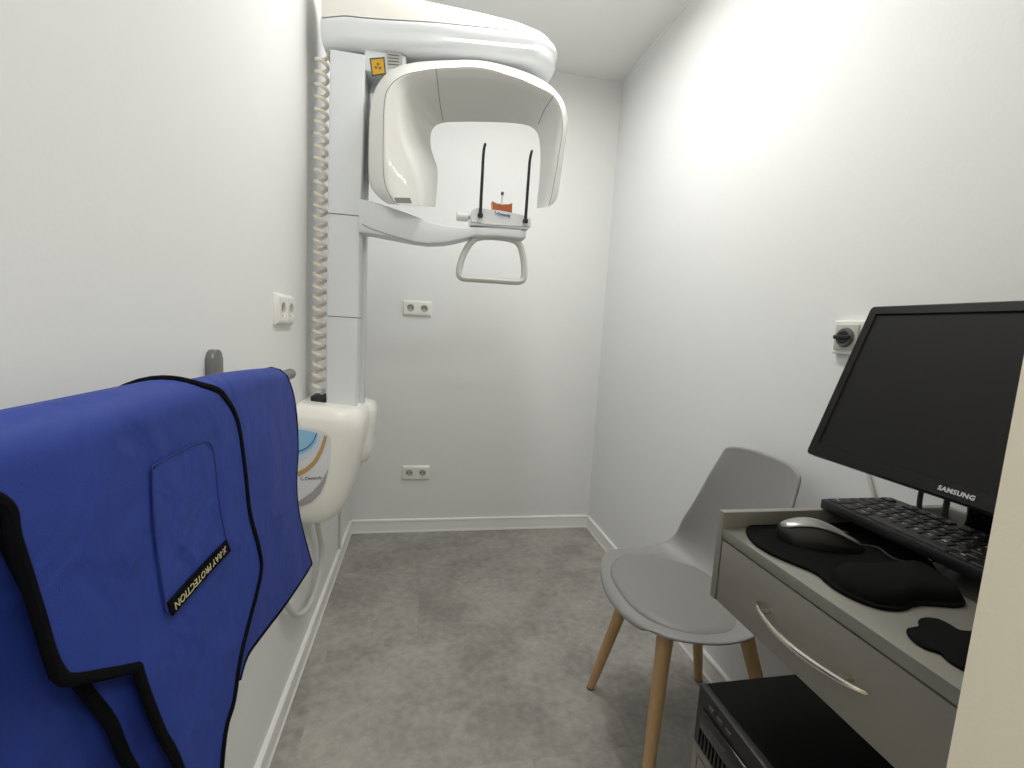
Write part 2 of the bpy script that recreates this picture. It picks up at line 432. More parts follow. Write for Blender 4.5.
loft(bm, arm_rings([(1.930, 0.075, 0.700, 0.055, 0.070), (1.936, 0.058, 0.735, 0.075, 0.098), (1.950, 0.048, 0.752, 0.085, 0.112),
                    (1.972, 0.044, 0.760, 0.088, 0.118), (1.990, 0.043, 0.758, 0.089, 0.113), (2.005, 0.043, 0.762, 0.090, 0.117), (2.020, 0.043, 0.764, 0.090, 0.120), (2.036, 0.043, 0.760, 0.090, 0.117), (2.040, 0.045, 0.754, 0.088, 0.113)]))
arm = finish('support_arm', bm, COOLWHITE, mach, angle=40)
bm = BM(); loft(bm, arm_rings([(2.039, 0.047, 0.752, 0.086, 0.111), (2.0435, 0.047, 0.752, 0.086, 0.111)])); finish('seam_line', bm, SEAM, arm)
bm = BM()
def cover_ring(z, xr, h0, h1, lift):
    return [Vector((x, y, z-0.034+0.075*(x-0.1)+lift*max(0, min(1, (0.52-x)/0.5)))) for x, y in plan(0.045, xr, h0+0.012, h1, YA)]
loft(bm, [cover_ring(2.0435, 0.752, 0.088, 0.112, 0.0), cover_ring(2.056, 0.740, 0.088, 0.110, 0.01), cover_ring(2.075, 0.680, 0.085, 0.102, 0.03),
          cover_ring(2.092, 0.600, 0.080, 0.090, 0.05), cover_ring(2.104, 0.50, 0.06, 0.06, 0.06), cover_ring(2.108, 0.42, 0.04, 0.03, 0.065)])
finish('arm_cover', bm, IVORY, mach, angle=50)
# neck between arm and column carrying the warning labels
finish('neck', box(BM(), 0.165, 0.285, 1.500, 1.640, 1.880, 1.940, 0.006), COOLWHITE, mach)
def plate(name, pxs, y, m, parent, th=0.0012):
    pts = [px(a, b, 1, y) for a, b in pxs]
    bm = BM(); loft(bm, [[p for p in pts], [p+Vector((0, -th, 0)) for p in pts]])
    return finish(name, bm, m, parent, angle=20)
wl = plate('warning_label', [(369.5, 58.5), (384.5, 57), (386, 74.5), (372, 76.5)], 1.4985, SEAM, mach)
plate('warning_label', [(371, 60), (383.3, 58.6), (384.6, 73.2), (373, 75)], 1.4972, YELL, wl)
wl['label'] = 'yellow square warning label'
bm = BM()
c = px(378, 66.5, 1, 1.4955); R = 0.010
for a0 in (0, 120, 240):                                           # trefoil
    vs = [bm.verts.new(c+Vector((R*0.25*cos(radians(a0+a)), 0, R*0.25*sin(radians(a0+a))))) for a in (60, 90, 120)]
    vs += [bm.verts.new(c+Vector((R*cos(radians(a0+a)), 0, R*sin(radians(a0+a))))) for a in (120, 100, 80, 60)]
    bm.faces.new(vs)
finish('trefoil', bm, mat('label_brown', srgb(120, 88, 30), 0.6), wl)
rl = plate('rating_label', [(386, 50.5), (402, 53), (402.5, 66), (388, 68.5)], 1.4985, GREYP, mach)
for i in range(4):
    plate('print_line', [(388, 54+i*3.2), (399, 55.5+i*3.0), (399, 56.5+i*3.0), (388, 55+i*3.2)], 1.4971, SEAM, rl, 0.0003)

# C-arm: sections S0..S5 lofted along the C
Z1 = lambda x, y: (290+x/3.2, y/3.2)
S1 = [(318, 652), (300, 646), (266, 614), (249, 565), (248, 460), (253, 350), (273, 275), (318, 222), (388, 197), (500, 189), (610, 190), (720, 215), (810, 253), (864, 303), (886, 350), (890, 410), (876, 510), (860, 615), (850, 645), (838, 656)]
S2 = [(345, 655), (335, 648), (309, 605), (299, 550), (298, 440), (302, 330), (317, 280), (360, 243), (430, 226), (500, 219), (610, 218), (720, 247), (795, 280), (842, 306), (866, 350), (872, 410), (858, 510), (838, 620), (828, 655), (822, 662)]
S4 = [(464, 661), (466, 655), (471, 600), (472, 540), (452, 475), (452, 428), (462, 408), (478, 397), (505, 392), (560, 390), (640, 391), (710, 394), (760, 402), (786, 418), (797, 445), (801, 500), (798, 570), (792, 630), (790, 660), (789, 666)]
S3 = [(430, 659), (430, 650), (424, 600), (408, 545), (372, 465), (354, 395), (352, 335), (385, 290), (440, 262), (515, 255), (615, 256), (718, 280), (786, 308), (826, 335), (846, 370), (852, 420), (842, 515), (826, 620), (818, 655), (814, 664)]
YF = 1.425
secs = []
for k in range(len(S1)):
    left = k <= 6
    a = px(*Z1(*S1[k]), 1, YF+0.055); b = px(*Z1(*S2[k]), 1, YF)
    c = px(*Z1(*S3[k]), 1, YF+(0.012 if left else 0.03))
    d = px(*Z1(*S4[k]), 1, 1.600 if left else 1.650)
    q1, q4 = Vector(Z1(*S1[k])), Vector(Z1(*S4[k]))
    qa, qd = q1.lerp(q4, 0.10), q4.lerp(q1, 0.03)
    a0r, d5 = px(qa.x, qa.y, 1, 1.70), px(qd.x, qd.y, 1, 1.70)
    a0 = a0r if k < 3 or k > 16 else a0r.lerp(a+Vector((0, 0.235, 0)), 0.5)
    secs.append([a0, a, b, c, d, d5])
def smooth_ring(r):
    """rounded section: interpolate, with the back corners kept tight"""
    out = []; n = len(r)
    for q in range(n):
        a, b, c = r[q-1], r[q], r[(q+1) % n]
        k = (0.30, 0.36, 0.26, 0.42, 0.10, 0.25)[q]
        p0, p1 = b.lerp(a, k*0.5), b.lerp(c, k*0.5)
        for t in (0, 0.25, 0.5, 0.75, 1.0):
            out.append(p0*(1-t)**2+b*2*t*(1-t)+p1*t*t)
    # push out so that the rounded corners still reach the measured silhouette
    return out
cols = [catmull([sc[q] for sc in secs], 5) for q in range(6)]
dense = [smooth_ring([cols[q][k] for q in range(6)]) for k in range(len(cols[0]))]
def endcap(ring, nxt):
    cen = sum(ring, Vector())/len(ring); d = (cen-sum(nxt, Vector())/len(nxt)).normalized()
    return [[cen+(p-cen)*0.95+d*0.0015 for p in ring], [cen+(p-cen)*0.88+d*0.002 for p in ring]]
c0 = endcap(dense[0], dense[4]); c1 = endcap(dense[-1], dense[-5])
bm = BM(); loft(bm, [c0[1], c0[0]]+dense+[c1[0], c1[1]])
carm = finish('c_arm', bm, PLASTIC, mach, angle=55)
from mathutils.bvhtree import BVHTree
def bvh(o):
    off = wloc(o); me = o.data
    return BVHTree.FromPolygons([v.co+off for v in me.vertices], [tuple(p.vertices) for p in me.polygons])
def hit(tree, x, y, lift=0.0005):
    d = (FWD + RGT*((x-512)/FPX) - UPV*((y-384)/FPX)).normalized()
    h = tree.ray_cast(CAM, d)
    return None if h[0] is None else h[0]-d*lift
CT = bvh(carm)
def shell_line(tree, pxs, parent, r=0.0009, name='seam_line', m=None, sub=8, zoomed=True):
    L = catmull([Vector((*(Z1(*p) if zoomed else p), 0)) for p in pxs], sub)
    pts = [h for h in (hit(tree, p.x, p.y) for p in L) if h is not None]
    bm = BM(); tube(bm, pts, r, 6); return finish(name, bm, m or mat('seam_grey', srgb(120, 119, 116), 0.7), parent)
shell_line(CT, S2[1:-1], carm)
shell_line(CT, [(467, 205), (468, 225), (473, 270), (480, 330), (489, 384)], carm)
shell_line(CT, [(858, 290), (843, 308), (815, 350), (795, 396)], carm)
def shell_patch(tree, name, pxs, m, parent, lift, step=2.0, zoomed=False, clipx=None):
    """print or label lying on a curved surface, outlined in photo pixels"""
    bm = BM(); P = [Z1(*p) if zoomed else p for p in pxs]
    bm.faces.new([bm.verts.new((a, b, 0)) for a, b in P])
    for ax in (0, 1):
        v = min(p[ax] for p in P)+step
        while v < max(p[ax] for p in P):
            bmesh.ops.bisect_plane(bm, geom=list(bm.verts)+list(bm.edges)+list(bm.faces), plane_co=(v, 0, 0) if ax == 0 else (0, v, 0), plane_no=(1, 0, 0) if ax == 0 else (0, 1, 0), dist=1e-6)
            v += step
    bmesh.ops.triangulate(bm, faces=[f for f in bm.faces if len(f.verts) > 4])
    dead = []
    for v in bm.verts:
        h = hit(tree, v.co.x, v.co.y, lift)
        if h is None: dead.append(v)
        else: v.co = h
    if dead: bmesh.ops.delete(bm, geom=dead, context='VERTS')
    return finish(name, bm, m, parent, angle=60)
# label plate low on the tube head
shell_patch(CT, 'type_plate', [(394, 197.5), (410, 197.8), (412, 203.3), (396.5, 203)], mat('type_plate_grey', srgb(128, 127, 122), 0.5), carm, 0.0008)

# chin-rest arm
def rect_ring(x, z0, z1, y0, y1, r=0.006):
    return [Vector((x, y, z)) for y, z in rrect(y0, y1, z0, z1, r, 3)]
Y0c, Y1c = 1.490, 1.560
st = []
for xp, yt, yb in [(359, 198, 232), (372, 201, 233.5), (390, 207, 237), (410, 214, 241), (428, 221, 243.5), (445, 225, 243), (460, 226.5, 240), (475, 226.5, 236), (500, 227, 236.5), (520, 229, 238.5), (526, 231, 238)]:
    pt, pb = px(xp, yt, 1, Y0c), px(xp, yb, 1, Y0c)
    st.append(rect_ring((pt.x+pb.x)/2, pb.z, pt.z, Y0c, Y1c))
bm = BM(); loft(bm, st); carm2 = finish('chin_rest_arm', bm, COOLWHITE, mach, angle=40)
# dark bead below the arm's first part
pts = catmull([px(a, b, 1, Y0c) for a, b in [(362, 224), (372, 229), (390, 235), (412, 241), (430, 243.5)]], 4)
bm = BM(); tube(bm, pts, 0.0022, 6); finish('seam_line', bm, GREYP, carm2)
# chin-rest unit
zc0, zc1 = px(500, 225, 1, 1.50).z, px(500, 211, 1, 1.50).z
bm = BM()
r0 = [(471, 225), (528, 229.5), (531, 226.5), (531, 218.5), (522, 214.6), (500, 210.0), (476, 207.6), (472.5, 209.5), (470.3, 218)]
ring = [px(a, b, 1, 1.488) for a, b in r0]
loft(bm, [[p+Vector((0, 0.07, 0)) for p in ring], [p+Vector((0, 0.004, 0)) for p in ring], [p.lerp(sum(ring, Vector())/len(ring), 0.05) for p in ring]])
chin = finish('chin_rest', bm, CLEARP, mach, angle=30)
bm = BM(); tube(bm, catmull([px(a, b, 1, 1.487) for a, b in [(471, 221.5), (490, 224.5), (510, 225.5), (529.5, 226.5)]], 4), 0.0016, 6); finish('seam_line', bm, GREYP, chin)
k0, k1 = px(456.5, 216.3, 1, 1.51), px(468, 217.3, 1, 1.51)
bm = BM(); cyl(bm, k0, k1, 0.0145, 0.0135, n=20, bev=0.002); finish('knob', bm, PLASTIC, chin)
bm = BM(); cyl(bm, k1, px(474, 218, 1, 1.51), 0.006, n=12); finish('spindle', bm, GREYP, chin)
a, b = px(496.5, 213.6, 1, 1.4865), px(510, 215.9, 1, 1.4865)
finish('logo_text', text_bm('Owandy', 0.0125, (a+b)/2+Vector((0.002, -0.001, 0)), b-a, (0, 0, 1), bold=0.0004), NAVY, chin)
bm = BM(); tube(bm, [px(x_, y_, 1, 1.486) for x_, y_ in [(495.4, 210.6), (495.2, 212), (496.0, 213.6), (497.4, 213.6)]], 0.0011, 6); finish('logo_mark', bm, NAVY, chin)
# temple rods
for pts in ([(480.3, 215.5), (481, 200), (482.2, 178), (483.2, 158), (484.2, 148), (485.6, 143)],
            [(525.5, 221), (526.2, 210), (528, 185), (529.3, 167), (530.2, 158), (532.2, 150)]):
    P = catmull([px(a, b, 1, 1.4815) for a, b in pts], 4)
    bm = BM(); tube(bm, P, lambda f: 0.0052-0.0012*f if f < 0.97 else 0.002, 8)
    rod = finish('temple_rod', bm, BLACKP, mach)
    bm = BM(); cyl(bm, P[0]+Vector((0, 0, -0.006)), P[0]+Vector((0, 0, 0.006)), 0.0085, n=14, bev=0.002); finish('rod_socket', bm, BLACKP, rod)
# orange bite block holder and pin
ring = [px(a, b, 1, 1.520) for a, b in [(493, 211.5), (512, 213.5), (512.3, 203), (508.5, 204.3), (503, 204.2), (497, 203.5), (492.2, 201)]]
bm = BM(); loft(bm, [ring, [p+Vector((0, 0.03, 0)) for p in ring]]); bite = finish('bite_block', bm, ORANGE, mach, angle=20)
bm = BM(); cyl(bm, px(501.7, 205, 1, 1.515), px(502.2, 194.5, 1, 1.515), 0.0032, n=10); pin = finish('bite_pin', bm, CLEARP, bite)
bm = BM(); cyl(bm, px(502.2, 195.3, 1, 1.515), px(502.4, 192.0, 1, 1.515), 0.0048, n=10, bev=0.001); finish('pin_tip', bm, mat('tip_brown', srgb(96, 84, 74), 0.5), pin)
# hand grip loop
loop = catmull([px(a, b, 1, 1.525) for a, b in [(476, 238.5), (469, 245), (463, 256), (459.5, 268), (459.3, 275), (463.5, 278.3), (475, 279.2), (497, 280.6), (514, 281.8), (521, 281.2), (523.8, 277), (524, 264), (521.5, 250), (518, 243), (512, 239.5), (500, 237.3), (486, 236.8)]], 4, closed=True)
bm = BM(); tube(bm, loop, 0.0105, 10, closed=True, flat=((0, 1, 0), 1.6)); finish('hand_grip', bm, SHELLIN, mach)
# base unit
bm = BM(); rings = []
for z, x1, y0, y1, r in [(0.512, 0.070, 1.47, 1.66, 0.03), (0.520, 0.098, 1.435, 1.69, 0.05), (0.54, 0.120, 1.412, 1.705, 0.06), (0.575, 0.138, 1.402, 1.715, 0.07), (0.64, 0.158, 1.400, 1.72, 0.075),
                     (0.74, 0.178, 1.400, 1.72, 0.08), (0.82, 0.190, 1.400, 1.72, 0.085), (0.855, 0.190, 1.402, 1.72, 0.085), (0.880, 0.183, 1.412, 1.712, 0.08), (0.892, 0.170, 1.43, 1.70, 0.07), (0.895, 0.150, 1.45, 1.68, 0.05)]:
    rings.append([Vector((max(x, 0.001), y, z-0.16*max(0, x-0.05)*max(0, min(1, (z-0.78)/0.1)))) for x, y in rrect(-r+0.001, x1, y0, y1, r, 8)])
loft(bm, rings); base = finish('base_housing', bm, IVORY, mach, angle=60)
bm = BM(); rings = []
for z, x1, y0, y1 in [(0.63, 0.14, 1.62, 1.74), (0.66, 0.185, 1.61, 1.76), (0.70, 0.198, 1.60, 1.765), (0.74, 0.192, 1.60, 1.765), (0.79, 0.204, 1.60, 1.765), (0.84, 0.206, 1.60, 1.765), (0.862, 0.198, 1.605, 1.76), (0.872, 0.17, 1.62, 1.745)]:
    rings.append([Vector((x, y, z)) for x, y in rrect(0.03, x1, y0, y1, 0.05, 8)])
loft(bm, rings); finish('rear_housing', bm, IVORY, mach, angle=60)
# printed side panel
BT = bvh(base)
pan = shell_patch(BT, 'side_panel', [(p.x, p.y) for p in catmull([Vector((a, b, 0)) for a, b in [(296, 426.5), (303, 427.5), (316, 429.5), (326, 433), (331, 441), (330.5, 456), (329, 470), (326, 484), (321, 495.5), (312, 504), (303, 507.5), (296, 509)]], 4, closed=True)], PANELW, mach, 0.0010)
shell_patch(BT, 'print_area', [(296, 429), (303, 430), (314, 432), (321, 436), (318, 447), (311, 455), (303, 460), (296, 463)], PALEB, pan, 0.0018)
shell_patch(BT, 'print_area', [(296, 429), (303, 430), (313, 432), (317.5, 434), (316, 442), (311, 449), (303, 453.5), (296, 456)], SKYB, pan, 0.0026)
shell_patch(BT, 'print_area', [(328.6, 468), (325.2, 483), (320, 494), (311.5, 502.5), (303, 506), (296, 507.5), (296, 503), (302, 499), (312, 492), (321, 482)], GREYPR, pan, 0.0018)
def band(pxs, w):
    L = catmull([Vector((a, b, 0)) for a, b in pxs], 4); lo, hi = [], []
    for q, p in enumerate(L):
        t = (L[min(q+1, len(L)-1)]-L[max(q-1, 0)]).normalized(); n = Vector((-t.y, t.x, 0)); ww = w*(1.15-0.4*q/len(L))/2
        lo.append(tuple((p-n*ww)[:2])); hi.append(tuple((p+n*ww)[:2]))
    return lo+hi[::-1]
shell_patch(BT, 'print_line', band([(297, 452), (303, 449.8), (308, 447), (313, 441.5), (316.8, 433)], 1.2), NAVY, pan, 0.0034)
shell_patch(BT, 'print_line', band([(297, 474.5), (303, 471.7), (309, 467.5), (316, 460), (322, 448), (325.6, 436)], 4.2), GOLD, pan, 0.0034)
a, b = hit(BT, 304.5, 478.8, 0.0028), hit(BT, 321, 477.6, 0.0028)
finish('logo_text', text_bm('Owandy', 0.0150, (a+b)/2+Vector((0.002, -0.001, 0)), b-a, (0, 0, 1), squash=0.95), TEXTD, pan)
shell_line(BT, [(301.0, 476.6), (301.0, 479), (302.3, 480.3), (304, 479.4)], pan, 0.0010, 'logo_mark', TEXTD, 4, False)
# cable hole where column enters
finish('cable_grommet', box(BM(), 0.022, 0.066, 1.500, 1.57, 0.885, 0.908, 0.004), DARK, mach)
# coiled cord hanging beside the column
bm = BM(); pts = []; turns = 29; z0, z1 = 1.925, 0.925; N = turns*14
for i in range(N+1):
    f = i/N; a = 2*pi*turns*f; ax = 0.041-0.003*f
    pts.append((ax+0.0165*cos(a), 1.538+0.0165*sin(a), z0+(z1-z0)*f))
pts = [(0.062, 1.56, 1.945)]+pts+[(0.045, 1.54, 0.90), (0.046, 1.545, 0.885)]
tube(bm, pts, 0.0055, 8); finish('coiled_cord', bm, CORD, mach)

# mains cable loop and conduit below
P = catmull([(0.035, 1.545, 0.52), (0.030, 1.585, 0.44), (0.026, 1.66, 0.33), (0.022, 1.655, 0.245), (0.02, 1.58, 0.208), (0.02, 1.46, 0.216), (0.018, 1.33, 0.29), (0.014, 1.24, 0.42), (0.010, 1.20, 0.60)], 8)
bm = BM(); tube(bm, P, 0.0085, 10)
tag(finish('power_cable', bm, CABW), 'pale grey cable looping down from the machine base along the skirting', 'cable')
bm = BM(); tube(bm, [(0.006, 2.158, 0.075), (0.006, 2.158, 0.62)], 0.0062, 8)
tag(finish('cable_conduit', bm, CABW), 'thin vertical conduit on the left wall below the machine base', 'conduit')

# ------------------------------------------------------------------ apron hanger and lead apron
RX, RZ = 0.100, 1.034
hang = thing('apron_hanger', 'grey metal wall hanger rail carrying the blue apron', 'hanger', (0.0, 0.88, 1.03))
bm = BM(); cyl(bm, (RX, 0.22, RZ), (RX, 0.995, RZ), 0.0108, n=24, bev=0.003); finish('rail', bm, ALU, hang)
for y in (0.879, 0.30):
    bm = BM(); slab(bm, [(y+a, 1.037+b) for a, b in rrect(-0.0195, 0.0195, -0.050, 0.048, 0.0165, 6)], 0, 0.0, 0.013, 0.002)
    pl = finish('wall_plate', bm, ALU, hang, angle=25)
    bm = BM(); cyl(bm, (0.010, y, RZ+0.004), (RX, y, RZ), 0.008, n=16); finish('bracket_arm', bm, ALU, hang)

APX = 0.100
def layer_params(r, zt, flare): return r, zt, flare
class Sheet:
    """cloth over the rail: coordinates (y, s), s = length from the ridge, negative = wall side"""
    def __init__(self, r, flare, seed, amp=0.004, zdrop=0.0):
        self.r, self.fl, self.seed, self.amp, self.zdrop = r, flare, seed, amp, zdrop
    def zt(self, y):
        e = max(0.0, (y-0.62)/0.3); return RZ+0.013+self.r-0.016*min(1.0, e)**1.5-self.zdrop
    def at(self, y, s, off=0.0):
        r = self.r; zt = self.zt(y); q = pi*r/2; sg = 1 if s >= 0 else -1; a = abs(s)
        if a < q:
            t = a/r; return Vector((APX+sg*(r+off)*sin(t), y, zt-r+(r+off)*cos(t)))
        h = a-q
        if sg > 0:
            w = self.amp*(sin(9*y+3.1*h+self.seed)+0.6*sin(21*y-6*h+self.seed*2.3)+0.5*sin(5*y+15*h+self.seed*1.7))*min(1, h/0.12)
            return Vector((APX+r+self.fl*h+w+off, y, zt-r-h))
        return Vector((max(0.02, APX-r-0.03*h-off*0.3), y, zt-r-h))
    def inv(self, x, y):
        """photo pixel -> (y, s) on the hanging front"""
        lo = None
        for it in range(1):
            d = FWD + RGT*((x-512)/FPX) - UPV*((y-384)/FPX)
            t = 0.05; best = None; prev = None
            while t < 3:
                p = CAM+d*t; h = self.zt(p.y)-self.r-p.z
                if h < 0:
                    hh = p.z-(self.zt(p.y)-self.r)
                    xs = APX+sqrt(max(0, self.r**2-hh*hh)) if hh < self.r else APX
                else: xs = APX+self.r+self.fl*h
                g = p.x-xs
                if prev is not None and prev > 0 >= g: best = p; break
                prev = g; t += 0.002
            if best is None: best = CAM+d*((APX-CAM.x)/d.x)
            h = self.zt(best.y)-self.r-best.z
            q = pi*self.r/2
            if h >= 0: return (best.y, q+h)
            c = max(-1, min(1, -h/self.r)); return (best.y, self.r*math.acos(c))
def sheet_mesh(name, S, outline, m, parent, off=0.0, th=0.005, step=0.022):
    bm = BM(); f = bm.faces.new([bm.verts.new((y, s, 0)) for y, s in outline])
    ys = [p[0] for p in outline]; ss = [p[1] for p in outline]
    for lo, hi, ax in ((min(ys), max(ys), 0), (min(ss), max(ss), 1)):
        v = lo+step
        while v < hi:
            co = (v, 0, 0) if ax == 0 else (0, v, 0); no = (1, 0, 0) if ax == 0 else (0, 1, 0)
            bmesh.ops.bisect_plane(bm, geom=list(bm.verts)+list(bm.edges)+list(bm.faces), plane_co=co, plane_no=no, dist=1e-6)
            v += step if not (ax == 1 and -0.06 < v < 0.07) else 0.007
    bmesh.ops.triangulate(bm, faces=[f for f in bm.faces if len(f.verts) > 4])
    for v in bm.verts: v.co = S.at(v.co.x, v.co.y, off)
    o = finish(name, bm, m, parent, angle=70); solid(o, th, 0)
    es = o.modifiers.new('crisp_edges', 'EDGE_SPLIT'); es.split_angle = radians(45)
    return o
def trim(S, line, parent, r=0.0055, off=0.001, name='binding', mat_=None, sub=5, zone=None):
    pts = []
    L = catmull([Vector((a, b, 0)) for a, b in line], sub)
    pts = [S.at(p.x, p.y, off) for p in L]
    bm = BM(); tube(bm, pts, r, 8, flat=((1, 0, 0), 0.75)); return finish(name, bm, mat_ or TRIMB, parent)

ap = thing('lead_apron', 'blue x-ray protection apron with black binding draped over the wall rail', 'apron', (0.13, 0.62, 0.45))
# front panel
SF = Sheet(0.028, 0.10, 0.4, 0.0022)
leftpx = [(0, 507), (11, 541), (34, 609), (51, 660), (63, 679)]
stepx = [(97, 675), (137, 667)]
downpx = [(145, 695), (160, 735), (177, 768)]
rightpx = [(194, 385.5), (219, 394), (235, 421), (242, 467), (246, 512), (254, 547), (256.5, 569), (252, 595), (245, 626), (237, 661), (231, 701), (219, 752)]
I = lambda L, S: [S.inv(a, b) for a, b in L]
Lf, St, Dn, Rt = I(leftpx, SF), I(stepx, SF), I(downpx, SF), I(rightpx, SF)
e1 = (Dn[-1][0]+0.03, Dn[-1][1]+0.16); e2 = (Rt[-1][0]-0.07, Rt[-1][1]+0.14)
y_l = Lf[0][0]-0.03
lead = [(y_l, 0.0), (y_l+0.008, Lf[0][1]*0.6)]
redge0 = [(0.40, -0.20), (0.44, -0.10), (0.475, -0.045), (0.52, -0.004)]
outline = [(y_l, -0.20)]+lead+Lf+St+Dn+[e1, e2]+Rt[::-1]+redge0[::-1]
front = sheet_mesh('front_panel', SF, outline, BLUE, ap)
trim(SF, [(y_l, -0.20)]+lead+Lf, ap, 0.0046)
trim(SF, Lf[-2:]+St, ap, 0.0046, sub=3)
trim(SF, St[-1:]+Dn+[e1], ap, 0.0046)
trim(SF, redge0+Rt+[e2], ap, 0.0054)
# second layer (right)
SB = Sheet(0.0200, 0.095, 2.0, 0.0018)
r2 = [(285.5, 374), (293, 398), (298.5, 444), (296.5, 484), (299.5, 518), (311, 564)]
b2 = [(285, 604), (262, 633), (245, 655)]
R2, B2 = I(r2[1:], SB), I(b2, SB)
top2 = [(0.865, -0.22), (0.868, -0.06), (0.875, 0.0)]
outline = [(0.48, -0.22), (0.48, 0.05), (0.49, 0.25)]+[(B2[-1][0]-0.03, B2[-1][1]+0.01)]+B2[::-1]+R2[::-1]+top2[::-1]
back = sheet_mesh('back_panel', SB, outline, BLUE, ap)
trim(SB, top2+R2, ap, 0.0035)
trim(SB, R2[-1:]+B2+[(B2[-1][0]-0.03, B2[-1][1]+0.01)], ap, 0.0035, sub=3)
# lower flap behind the step of the front panel
SL = Sheet(0.0195, 0.075, 1.0, 0.0015)
L3 = I([(62, 655), (83, 689), (108, 723), (128, 768)], SL)
e3 = (L3[-1][0]+0.05, L3[-1][1]+0.14)
outline = [(0.30, 0.03)]+L3+[e3, (e3[0]+0.05, e3[1]), (0.45, 0.25), (0.46, 0.03)]
flap = sheet_mesh('lower_flap', SL, outline, BLUE, ap)
trim(SL, [(0.30, 0.03)]+L3+[e3], ap, 0.005)
# innermost sheet
SI = Sheet(0.0130, 0.04, 3.0, 0.0012)
outline = [(0.18, -0.20), (0.18, 0.62), (0.42, 0.62), (0.45, 0.30), (0.45, -0.20)]
inner = sheet_mesh('inner_sheet', SI, outline, BLUE, ap)
# pocket with label strip
pk = I([(147.5, 473), (154, 463), (176, 452), (199, 441.5), (210, 453), (217, 500), (225, 545), (195, 579), (164, 613), (156, 560), (151, 524)], SF)
pocket = sheet_mesh('pocket', SF, pk, BLUE2, ap, off=0.0036, th=0.0012, step=0.015)
trim(SF, [pk[7], pk[8], pk[9], pk[10], pk[0], pk[1], pk[3], pk[4], pk[5], pk[6]][1:], pocket, 0.0010, 0.0044, 'stitching', mat('stitch_blue', srgb(24, 38, 104), 0.8), sub=3)
lab = I([(223, 540), (226.5, 551), (168, 616), (163.5, 603)], SF)
strip = sheet_mesh('label_strip', SF, lab, TRIMB, ap, off=0.0056, th=0.0015, step=0.015)
A = SF.at(*SF.inv(222.5, 547.5), 0.0067); B = SF.at(*SF.inv(168, 608.5), 0.0067)
U = SF.at(*SF.inv(200, 587), 0.0067)-SF.at(*SF.inv(195, 578), 0.0067)
xd = (B-A).normalized(); U = (U-xd*U.dot(xd)).normalized()
tb = text_bm('X-RAY PROTECTION', 0.0105, (A+B)/2, xd, U, extr=0.0002)
ext = max(v.co.dot(xd) for v in tb.verts)-min(v.co.dot(xd) for v in tb.verts)
k = (B-A).length*0.95/ext; mid = (A+B)/2
for v in tb.verts: v.co = v.co+xd*((v.co-mid).dot(xd)*(k-1))
finish('label_text', tb, THREAD, strip)

# ------------------------------------------------------------------ chair
CX, CY = 1.115, 1.085
ch = thing('shell_chair', 'grey plastic shell chair with padded seat and four beech legs', 'chair', (CX, CY, 0))
prof = [(-0.222, 0.424, 0.125), (-0.216, 0.437, 0.158), (-0.19, 0.443, 0.196), (-0.13, 0.438, 0.228), (-0.04, 0.431, 0.238), (0.05, 0.432, 0.232), (0.115, 0.448, 0.222),
        (0.150, 0.490, 0.212), (0.168, 0.560, 0.200), (0.182, 0.650, 0.184), (0.192, 0.740, 0.166), (0.197, 0.795, 0.154), (0.199, 0.834, 0.149), (0.198, 0.849, 0.142)]
def shell_pt(i, u):
    x, z, hw = prof[i]; a = abs(u)
    y = hw*u
    side = a**2.6
    if i <= 4: dz, dx = 0.022*side*(0.5 if i < 3 else 1), 0.0
    elif i <= 7: dz, dx = side*(0.034, 0.058, 0.062)[i-5], side*(-0.004, -0.022, -0.056)[i-5]
    elif i == 8: dz, dx = 0.025*side, -0.074*side
    else: dz, dx = -0.004*side, -0.072*side*(1.0, 0.95, 0.8, 0.6, 0.5, 0.45)[i-8]
    if i >= 12: dz -= 0.010*a**5
    if i <= 2: dx += 0.035*a**2.5*(3-i)/3
    return Vector((CX+x+dx, CY+y-0.020*max(0, (z-0.45)/0.4), z+dz))
us = [-1, -0.9, -0.7, -0.45, -0.2, 0, 0.2, 0.45, 0.7, 0.9, 1]
bm = BM(); loft(bm, [[shell_pt(i, u) for u in us] for i in range(len(prof))], closed=False)
shell = finish('seat_shell', bm, CHAIRP, ch, angle=180); solid(shell, 0.011, -1); subsurf(shell, 2)
# pad on the seat
bm = BM(); rings = []
def pad_pt(r, a, lift):
    u = cos(a)*r; v = sin(a)*r
    e = 2.7; m = (abs(cos(a))**e+abs(sin(a))**e)**(-1/e)
    yy = 0.196*u*m; xx = -0.045+0.155*v*m
    xs = [p[0] for p in prof[:8]]; zz = 0.44
    for j in range(len(xs)-1):
        if xs[j] <= xx <= xs[j+1]:
            f = (xx-xs[j])/(xs[j+1]-xs[j]); zz = prof[j][1]*(1-f)+prof[j+1][1]*f
    zz += 0.022*abs(yy/0.235)**2.6
    return Vector((CX+xx, CY+yy*(1-0.10*max(0, -xx-0.12)/0.1), zz+lift))
for r, l in ((1.0, 0.003), (1.0, 0.010), (0.975, 0.0155), (0.85, 0.020), (0.5, 0.023), (0.08, 0.023)):
    rings.append([pad_pt(r, 2*pi*k/40, l) for k in range(40)])
loft(bm, rings); finish('seat_pad', bm, CHAIRC, ch, angle=60)
bm = BM(); tube(bm, [pad_pt(1.012, 2*pi*k/40, 0.0025) for k in range(40)], 0.0030, 6, closed=True); finish('pad_seam', bm, mat('seam_charcoal', srgb(58, 58, 58), 0.8), ch)
